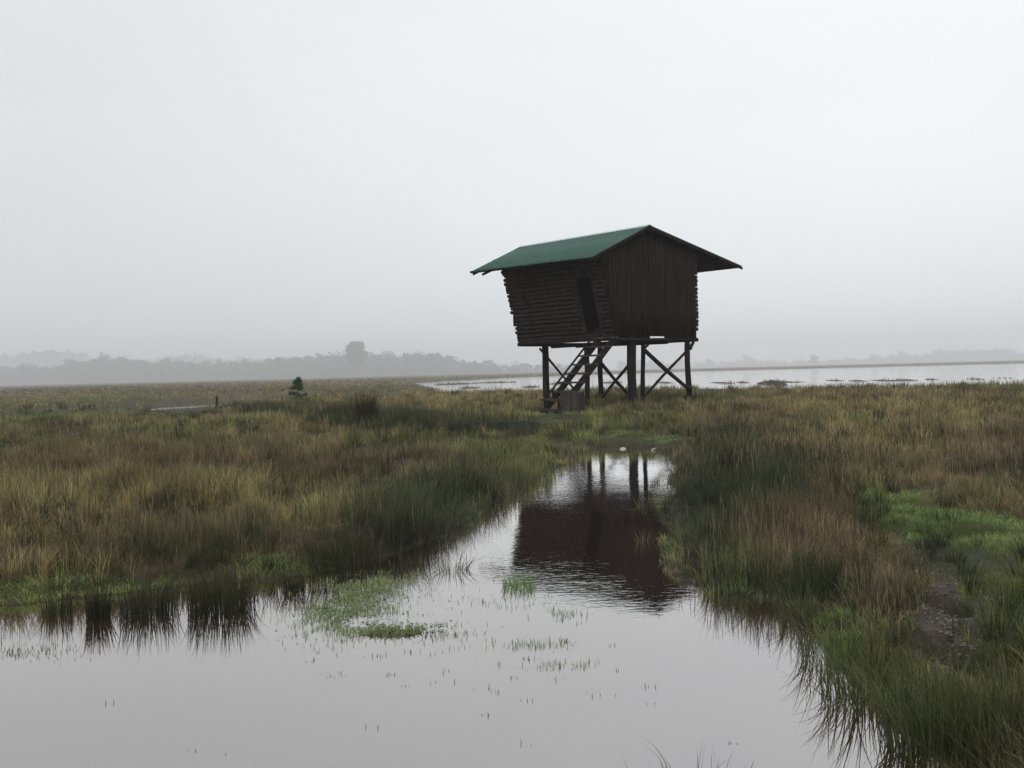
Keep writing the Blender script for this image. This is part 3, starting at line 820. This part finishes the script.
# corrugated sheets
def sheet(a0, a1, b0, b1, name, mat_, parent, pitch=.15, amp=.026, th=.01):
    """a0->a1 along the ridge, b0->b1 along the eave"""
    L = np.linalg.norm(a1 - a0); n = int(L / pitch * 6)
    nrm = np.cross(a1 - a0, b0 - a0); nrm /= np.linalg.norm(nrm)
    if nrm[2] < 0: nrm = -nrm
    i = np.linspace(0, 1, n + 1)[:, None]; w = (np.sin(np.arange(n + 1) * 2 * math.pi / 6) * amp)[:, None] * nrm
    rows = [a0 + (a1 - a0) * i + w, b0 + (b1 - b0) * i + w]
    V = np.concatenate([rows[0] + nrm * th, rows[1] + nrm * th, rows[0], rows[1]]) - np.array(parent_loc(parent))
    m = n + 1; k = np.arange(n)
    F = [np.stack([k, k + m, k + m + 1, k + 1], -1), np.stack([k + 2 * m, k + 2 * m + 1, k + 3 * m + 1, k + 3 * m], -1),
         np.stack([k + m, k + 3 * m, k + 3 * m + 1, k + m + 1], -1), np.stack([k, k + 1, k + 2 * m + 1, k + 2 * m], -1),
         np.array([[0, 2 * m, 3 * m, m], [n, n + m, n + 3 * m, n + 2 * m]])]
    return link(name, np_mesh(name, V, F), parent, mat_)
sheet(apex, ridge_b, Lf, Lb, 'roof_sheet', M['roof'], hut)
sheet(apex, ridge_b, Rf, Rb, 'roof_sheet', M['roof'], hut)
for E, Eb in ((Lf, Lb), (Rf, Rb)):
    mb = MB(); q = (E - apex); q = q / np.linalg.norm(q) * .04; v_ = Vv * .04
    a = [apex + q * 0 + v_ - Z1 * .03, ridge_b - v_ - Z1 * .03, Eb - v_ - q - Z1 * .03, E + v_ - q - Z1 * .03]
    mb.hexa([p_ - Z1 * .012 for p_ in a] + a); mb.build('roof_boarding', M['board'], hut)
# ridge cap: folded strip
mb = MB()
for E, Eb in ((Lf, Lb), (Rf, Rb)):
    d = (E - apex); d = d / np.linalg.norm(d) * .16
    n0 = np.array([0, 0, .026])
    mb.hexa([apex + n0, ridge_b + n0, ridge_b + d + n0, apex + d + n0, apex + n0 * 1.5, ridge_b + n0 * 1.5, ridge_b + d + n0 * 1.35, apex + d + n0 * 1.35])
mb.build('ridge_cap', M['cap'], hut)
# barge boards and rafters, purlins
for E in (Lf, Rf):
    mb = MB(); dn = -Z1 * .062
    mb.beam(apex + dn + Vv * .03, E + dn + Vv * .03, .03, .075); mb.build('barge_board', M['board'], hut)
for A0, E in ((ridge_b, Lb), (ridge_b, Rb)):
    mb = MB(); mb.beam(A0 - Z1 * .085 - Vv * .03, E - Z1 * .085 - Vv * .03, .03, .11); mb.build('barge_board', M['board'], hut)
for E, ks in ((Lf, (.1, .5, .9)), (Rf, (.1, .42, .74))):
    for k in ks:
        c = apex + (E - apex) * k
        off = (Lb - Lf) / SL2 if E is Lf else Vv
        mb = MB(); mb.pole(c - Z1 * .10 + Vv * .05, c - Z1 * .10 + off * (SL - .05), .045, .045, 8, 5, .006); mb.build('purlin', M['log'], hut)
for s in (.45, 1.6, 2.75, SL - .35):
    for E, kk in ((Lf, .80), (Rf, .80)):
        mb = MB(); a = apex + Vv * s - Z1 * .19; b2 = apex + (E - apex) * kk + Vv * s - Z1 * .19
        mb.pole(a, b2, .05, .045, 8, 5, .006); mb.build('rafter', M['log'], hut)

# plan corners
def wallpt(t_, s_, z): return np.array([gp[0], gp[1], 0]) + U * t_ + Vv * s_ + Z1 * z
def tcoord(p): return float(np.linalg.norm((p - gp)[:2]) * np.sign(np.dot((p - gp)[:2], U[:2])))
tLt, tLb, tR = tcoord(gLt), tcoord(gLb), tcoord(gRb)
zLt = gLt[2]; WL = LW - .12
print('t', tLt, tLb, tR, 'zf', zf)
zb = zf + .02
lean_k = (tLt - tLb) / (zLt - zb)
def tL(z): return tLb + lean_k * (z - zb)
# left log wall with the doorway: courses of half round logs
z_top_left = roof_z(wallpt(tLt, 1, 0)) - .12
nC = 19
zd0 = zf + .24
zc = np.linspace(zb + .09, z_top_left + .02, nC); hr = (zc[1] - zc[0]) * .52
def s_at(px, py):      # distance along the left wall plane under a pixel
    q = gLb.copy(); best = None
    v = ray(px, py)
    # leaning plane: points gp+U*tL(z)+Vv*s
    A = np.array([[v[0], -Vv[0], -U[0] * lean_k], [v[1], -Vv[1], -U[1] * lean_k], [v[2], 0, -1]])
    rhs = np.array([gp[0] + U[0] * (tLb - lean_k * zb), gp[1] + U[1] * (tLb - lean_k * zb), -CAMH])
    t_, s_, z_ = np.linalg.solve(A, rhs)
    return s_, z_
(dt0, dz0), (dt1, dz1) = s_at(573.5, 279), s_at(590.5, 279)
(db0, _), (db1, _) = s_at(587, 330), s_at(604.5, 330)
print('door', dt0, dt1, dz0, db0, db1)
ds0, ds1 = (dt1 + db1) / 2, (dt0 + db0) / 2; dz = dz0
mb = MB()
for z in zc:
    j = rng.uniform(-.12, .0)
    segs = [(-.02, ds0), (ds1, WL + .07 + j)] if zd0 < z < dz else [(-.02, WL + .07 + j)]
    for a, b_ in segs:
        mb.pole(wallpt(tL(z), a, z), wallpt(tL(z), b_, z), hr * rng.uniform(.80, .90), hr * rng.uniform(.80, .90), 12, 5, .004)
mb.build('log_wall', M['log'], hut, True)
# lining boards behind the logs so no sky shows between courses
def lining(t_fn, s0, s1, z0, z1, parent, name='lining', inn=.03):
    m_ = MB()
    c = [wallpt(t_fn(z0) + inn, s0, z0), wallpt(t_fn(z0) + inn, s1, z0), wallpt(t_fn(z0) + inn + .02, s1, z0), wallpt(t_fn(z0) + inn + .02, s0, z0),
         wallpt(t_fn(z1) + inn, s0, z1), wallpt(t_fn(z1) + inn, s1, z1), wallpt(t_fn(z1) + inn + .02, s1, z1), wallpt(t_fn(z1) + inn + .02, s0, z1)]
    m_.hexa(c); return m_.build(name, M['dark'], parent)
lining(tL, ds0, ds1, zb - .06, zd0, hut); lining(tL, .04, ds0, zb - .06, dz - .003, hut); lining(tL, ds1, WL - .04, zb - .06, dz - .003, hut); lining(tL, .04, WL - .04, dz, z_top_left - .02, hut)
# door frame
mb = MB()
for s_ in (ds0 - .03, ds1 + .03): mb.beam(wallpt(tL(zb) - .02, s_, zb), wallpt(tL(dz) - .02, s_, dz + .04), .07, .16, up=Vv)
mb.beam(wallpt(tL(dz + .05) - .02, ds0 - .06, dz + .05), wallpt(tL(dz + .05) - .02, ds1 + .06, dz + .05), .14, .08)
mb.build('door_frame', M['log'], hut)
# right wall logs, with the long low viewing slot facing the lake
z_top_r = roof_z(wallpt(tR, 1, 0)) - .12
zr = np.linspace(zf + .34, z_top_r, 20)
mb = MB(); slot = (zf + 1.15, zf + 1.45)
for z in zr:
    j = rng.uniform(-.03, .05)
    segs = [(-.05 - j * .5, .45), (WL - .45, WL + .07)] if slot[0] < z < slot[1] else [(-.05 - j * .5, WL + .07 + j)]
    for a, b_ in segs: mb.pole(wallpt(tR, a, z), wallpt(tR, b_, z), .068, .064, 8, 5, .006)
mb.build('log_wall', M['log'], hut)
lining(lambda z: tR, .02, WL, zf + .3, slot[0] - .05, hut, inn=-.06); lining(lambda z: tR, .02, WL, slot[1] + .03, z_top_r, hut, inn=-.06)
# gable walls of upright half poles
def gable(s, name, zlow, gap=None):
    mb = MB(); tt = tLt + .03; w = .15
    while tt < tR + .02:
        # where the upright meets the leaning corner its foot is cut back
        z1 = roof_z(wallpt(tt, s, 0)) - .13
        z0 = zlow if tt >= tLb else zb + (tt - tLb) / lean_k + .02
        if gap and gap[0] < tt < gap[1]: z0 = gap[2]
        if z1 - z0 > .1:
            mb.pole(wallpt(tt, s, z0), wallpt(tt, s, z1), w * .47 * rng.uniform(.90, 1.04), None, 10, 4, .004)
        tt += w * rng.uniform(.93, 1.05)
    return mb.build(name, M['board'], hut, True)
g0 = on_plane(649.5, 336, gp, U[:2]); g1 = on_plane(665.5, 336, gp, U[:2])
z_slit1 = on_plane(657, 336.3, gp, U[:2])[2]
gable(0, 'gable_wall', zf - .02, (tcoord(g0), tcoord(g1), z_slit1))
gable(WL, 'rear_wall', zf + .30)
# lining inside the gables
for s_, z0 in ((.045, zf + .26), (WL - .09, zf + .32)):
    mb = MB(); pts = [(tL(z0) + .1, z0), (tR - .08, z0), (tR - .08, z_top_r - .05), (0, apex[2] - .25), (tLt + .12, z_top_left - .08)]
    V = [wallpt(a, s_, z) for a, z in pts] + [wallpt(a, s_ + .02, z) for a, z in pts]
    n = 5; mb.add(V, [tuple(range(n))[::-1], tuple(range(n, 2 * n))] + [(i, (i + 1) % n, n + (i + 1) % n, n + i) for i in range(n)])
    mb.build('lining', M['dark'], hut)
# floor deck, rim logs and joists
mb = MB(); zd = zf + .24
mb.box(wallpt(tLb + .06, .1, zd), U * (tR - tLb - .14), Vv * (WL - .2), Z1 * .04); mb.build('deck', M['post'], hut)
for (a, b_) in ((wallpt(tLb - .04, -.05, zf - .03), wallpt(tLb - .04, WL - .06, zf + .02)), (wallpt(tLb - .12, -.03, zf - .045), wallpt(tR + .0, -.03, zf - .045)),
                (wallpt(tR - .02, -.05, zf - .03), wallpt(tR - .02, WL + .05, zf - .03)), (wallpt(tLb - .05, WL, zf - .03), wallpt(tR, WL, zf - .03))):
    mb = MB(); mb.pole(a, b_, .065, .06, 9, 6, .01); mb.build('rim_log', M['post'], hut)
for k in (.35, .65):
    tt = tLb + (tR - tLb) * k
    mb = MB(); mb.pole(wallpt(tt, .1, zf - .1), wallpt(tt, WL - .1, zf - .1), .07, .065, 8, 4, .008); mb.build('joist', M['post'], hut)
# stilts: seen at (px, depth offset along the plan)
def post_at(px, s, top_z, r, lean=0):
    pl = gp + Vv * s
    p = on_plane(px, 395, pl, U[:2]); zg = float(height(p[0:1], p[1:2])[0][0])
    mb = MB(); mb.pole((p[0], p[1], zg - .1), (p[0] + lean, p[1], top_z), r * 1.04, r * .96, 10, 7, .02)
    mb.build('stilt', M['post'], hut, True)
    return np.array([p[0], p[1], zg])
zt = zf - .08
pFL = post_at(632.5, .10, zt, .155)
pFM = post_at(643.5, .55, zt, .075)
pFR = post_at(689, .12, zt, .095, -.02)
pBL = post_at(547.5, WL - .35, zt, .125, -.06)
pBM = post_at(588, 1.9, zt, .088, -.03)
pBR = post_at(601, WL - .15, zt, .10)
def at_plane(px, py, p): return on_plane(px, py, p, U[:2])
def brace(q0, q1, r, plane, parent=None):
    mb = MB(); mb.pole(at_plane(*q0, plane), at_plane(*q1, plane), r, r * .9, 8, 6, .02); mb.build('brace', M['post'], hut, True)
brace((643, 349), (690, 391), .075, gp + Vv * .0); brace((688, 349), (644, 397), .05, gp + Vv * .22)
brace((601, 364), (632, 398), .06, gp + Vv * 1.3); brace((631, 362), (602, 398), .055, gp + Vv * 1.55)
brace((539.5, 349), (576, 391), .045, gp + Vv * (WL - .15))
brace((642, 350), (648, 345), .045, gp + Vv * .1); brace((690, 349), (693.5, 342), .06, gp + Vv * .0)
# concrete-like cut foot log beside the right stilt
mb = MB(); a = at_plane(688, 397, gp); mb.pole(a + Vv * -.25 + U * .12 - Z1 * .03, a + Vv * .25 + U * .12 - Z1 * .03, .1, .09, 9, 4); mb.build('foot_log', M['post'], hut)

# staircase down from the doorway
stair = bpy.data.objects.new('staircase', None); COL.objects.link(stair); stair.parent = hut
st0 = wallpt(tLb, 0, 0)
bL = gnd(540, 417, .27)
tp = on_plane(603, 334, wallpt(tLb - .04, 0, 0), Vv[:2]); topL = tp
topR = on_plane(618.5, 338, wallpt(tLb - .04, 0, 0), Vv[:2]); topR[2] = topL[2]
D = bL - topL; D[2] = 0; run = float(np.linalg.norm(D)); D /= run; drop = topL[2] - .27
W_ = topR - topL
def dpt(p, k): return p + D * run * k - Z1 * drop * k
print('stair run', run, 'width', np.linalg.norm(W_), 'drop', drop)
for tp in (topR, topL):
    mb = MB(); mb.beam(dpt(tp, .05 if tp is topR else -.02), dpt(tp, 1.03), .06, .19); mb.build('stringer', M['post'], stair)
for i in range(9):
    k = (i + .7) / 9.3
    a, b_ = dpt(topR, k) + Z1 * .03, dpt(topL, k) + Z1 * .03
    mb = MB(); d = (b_ - a) / np.linalg.norm(b_ - a)
    mb.box(a - D * .11 - d * .09, b_ - a + d * .18, D * .26, Z1 * .055); mb.build('tread', M['grey_wood'], stair)
mb = MB(); mb.pole(dpt(topL, -.12) + Z1 * .34, dpt(topL, .84) + Z1 * .34, .034, .032, 8, 6, .008); mb.build('handrail', M['post'], stair)
for k in (.28, .8):
    mb = MB(); mb.pole(dpt(topL, k) - Z1 * .05, dpt(topL, k) + Z1 * .37, .035, .03, 8, 3, .004); mb.build('rail_post', M['post'], stair)
f0 = dpt(topL, .80)
a = on_plane(540.5, 399.8, f0, (1, 0)); b_ = on_plane(563, 399.8, f0, (1, 0)); b_[2] = a[2]
mb = MB(); mb.beam(a, b_, .35, .06); mb.build('landing', M['grey_wood'], stair)
for q in (.2, .8):
    mb = MB(); c_ = a + (b_ - a) * q; mb.pole(c_ - Z1 * .5, c_ - Z1 * .03, .04, .04, 8, 3, .004); mb.build('landing_leg', M['post'], stair)

# box of upright planks at the foot of the stair
c0 = on_plane(562.5, 416, (0, 25.1), (1, 0)); c1 = on_plane(583.5, 414, (0, 25.1), (1, 0)); zt0 = on_plane(573, 391.5, (0, 25), (1, 0))[2]
bz = float(height(c0[0:1], c0[1:2])[0][0])
pb = empty('plank_box', (c0[0], c0[1], bz), 'weathered upright plank box standing at the foot of the stair', 'wooden box')
wv = c1 - c0; wv[2] = 0; n = 5; dv = np.array([-wv[1], wv[0], 0]); dv = dv / np.linalg.norm(dv) * .45
def planks(o_, w_, name, n):
    mb = MB(); th = np.array([w_[1], -w_[0], 0]); th = th / np.linalg.norm(th) * .03
    for i in range(n):
        mb.box(o_ + w_ * (i + .04) / n + Z1 * (bz - .1 - o_[2]) + th * rng.uniform(-.4, .4), w_ * .9 / n, th, Z1 * (zt0 - bz + .1 + rng.uniform(-.05, .03)))
    mb.build(name, M['grey_wood'], pb)
planks(c0, wv, 'front_planks', 5); planks(c1, dv, 'side_planks', 4); planks(c0 + dv, wv, 'back_planks', 5); planks(c0 + dv, -dv, 'side_planks', 4)

# ------------------------------------------------------------------ haze
HX = 1500.0
c = [(-HX, -300, -1.7), (HX, -300, -1.7), (HX, HX, -1.7), (-HX, HX, -1.7), (-HX, -300, 78), (HX, -300, 78), (HX, HX, 78), (-HX, HX, 78)]
# ------------------------------------------------------------------ haze box must hold the ground too: the ground reaches 2600 m
c = [(a * 1.9, (b * 1.9 if b > 0 else -2800), z) for a, b, z in c]
hz = bpy.data.meshes.new('haze'); hz.from_pydata(c, [], [(0, 3, 2, 1), (4, 5, 6, 7), (0, 1, 5, 4), (1, 2, 6, 5), (2, 3, 7, 6), (3, 0, 4, 7)])
hm = bpy.data.materials.new('haze'); hm.use_nodes = True; nt = hm.node_tree; nt.nodes.remove(nt.nodes['Principled BSDF'])
pv = nt.nodes.new('ShaderNodeVolumePrincipled'); pv.inputs['Color'].default_value = (.97, .98, 1.0, 1); pv.inputs['Density'].default_value = .0008
pv.inputs['Anisotropy'].default_value = .2
nt.links.new(pv.outputs[0], nt.nodes['Material Output'].inputs['Volume'])
tag(link('haze', hz, None, hm), 'even grey drizzle haze over the whole marsh', 'haze', kind='stuff')

# ------------------------------------------------------------------ overcast sky
SUN_EL, SUN_AZ = math.radians(42), math.radians(200)
w = bpy.data.worlds.new('World'); scn.world = w; w.use_nodes = True; nt = w.node_tree
bg = nt.nodes['Background']
sky = nt.nodes.new('ShaderNodeTexSky'); sky.sky_type = 'NISHITA'; sky.sun_disc = False
sky.sun_elevation = SUN_EL; sky.sun_rotation = SUN_AZ; sky.dust_density = 4; sky.air_density = 1.5
hs = nt.nodes.new('ShaderNodeHueSaturation'); hs.inputs['Saturation'].default_value = .2
nt.links.new(sky.outputs[0], hs.inputs['Color'])
tc = nt.nodes.new('ShaderNodeTexCoord'); sep = nt.nodes.new('ShaderNodeSeparateXYZ'); nt.links.new(tc.outputs['Generated'], sep.inputs[0])
# overcast dome: brighter towards the zenith (1 + 2 sin e) / 3
mr = nt.nodes.new('ShaderNodeMapRange'); nt.links.new(sep.outputs['Z'], mr.inputs['Value'])
for k, v in zip(('From Min', 'From Max', 'To Min', 'To Max'), (0, 1, .86, 1.04)): mr.inputs[k].default_value = v
mp = nt.nodes.new('ShaderNodeMapping'); mp.inputs['Scale'].default_value = (1, 1, 2.6); nt.links.new(tc.outputs['Generated'], mp.inputs[0])
nz = nt.nodes.new('ShaderNodeTexNoise'); nz.inputs['Scale'].default_value = 1.7; nz.inputs['Detail'].default_value = 3; nt.links.new(mp.outputs[0], nz.inputs['Vector'])
cl = ramp(nt, nz.outputs[0], [(.3, (.945, .952, .975)), (.55, (1.0, 1.0, 1.0)), (.72, (1.03, 1.03, 1.02))])
def vm(op, a, b):
    x = nt.nodes.new('ShaderNodeVectorMath'); x.operation = op
    nt.links.new(a, x.inputs[0])
    if isinstance(b, tuple): x.inputs[1].default_value = b
    else: nt.links.new(b, x.inputs[1])
    return x.outputs[0]
mrx = nt.nodes.new('ShaderNodeMapRange'); mrx.interpolation_type = 'SMOOTHSTEP'; nt.links.new(sep.outputs['X'], mrx.inputs['Value'])
for k, v in zip(('From Min', 'From Max', 'To Min', 'To Max'), (-.65, .45, .86, 1.06)): mrx.inputs[k].default_value = v
cloud = vm('MULTIPLY', vm('MULTIPLY', vm('MULTIPLY', cl, mr.outputs[0]), mrx.outputs[0]), (10.5, 10.85, 11.1))
# a faint warm break in the cloud, high on the left
wd = Vector((math.sin(math.radians(-30)) * math.cos(math.radians(37)), math.cos(math.radians(-30)) * math.cos(math.radians(37)), math.sin(math.radians(37))))
dt = nt.nodes.new('ShaderNodeVectorMath'); dt.operation = 'DOT_PRODUCT'; nt.links.new(tc.outputs['Generated'], dt.inputs[0]); dt.inputs[1].default_value = wd
cloud = vm('MULTIPLY', cloud, ramp(nt, dt.outputs['Value'], [(.968, (1, 1, 1)), (.992, (1.12, 1.01, .97))]))
mx = nt.nodes.new('ShaderNodeMix'); mx.data_type = 'RGBA'; mx.inputs['Factor'].default_value = .9
nt.links.new(hs.outputs[0], mx.inputs['A']); nt.links.new(cloud, mx.inputs['B'])
nt.links.new(mx.outputs['Result'], bg.inputs['Color']); bg.inputs['Strength'].default_value = .10
sd = bpy.data.lights.new('sun', 'SUN'); sd.energy = 1.1; sd.angle = math.radians(35); sd.color = (1, .97, .93)
so = bpy.data.objects.new('sun', sd); COL.objects.link(so)
so.rotation_euler = (math.pi / 2 - SUN_EL, 0, math.pi - SUN_AZ + 0)

vs = scn.view_settings; vs.view_transform = 'Standard'; vs.look = 'None'; vs.exposure = 0; vs.gamma = 1
cy = scn.cycles; cy.use_denoising = True; cy.denoiser = 'OPENIMAGEDENOISE'; cy.denoising_prefilter = 'NONE'; cy.denoising_input_passes = 'RGB_ALBEDO_NORMAL'; cy.max_bounces = 5; cy.diffuse_bounces = 2; cy.glossy_bounces = 3; cy.transmission_bounces = 2
cy.volume_bounces = 1; cy.transparent_max_bounces = 4; cy.sample_clamp_indirect = 4; cy.use_adaptive_sampling = True; cy.adaptive_threshold = .02
cy.volume_max_steps = 64
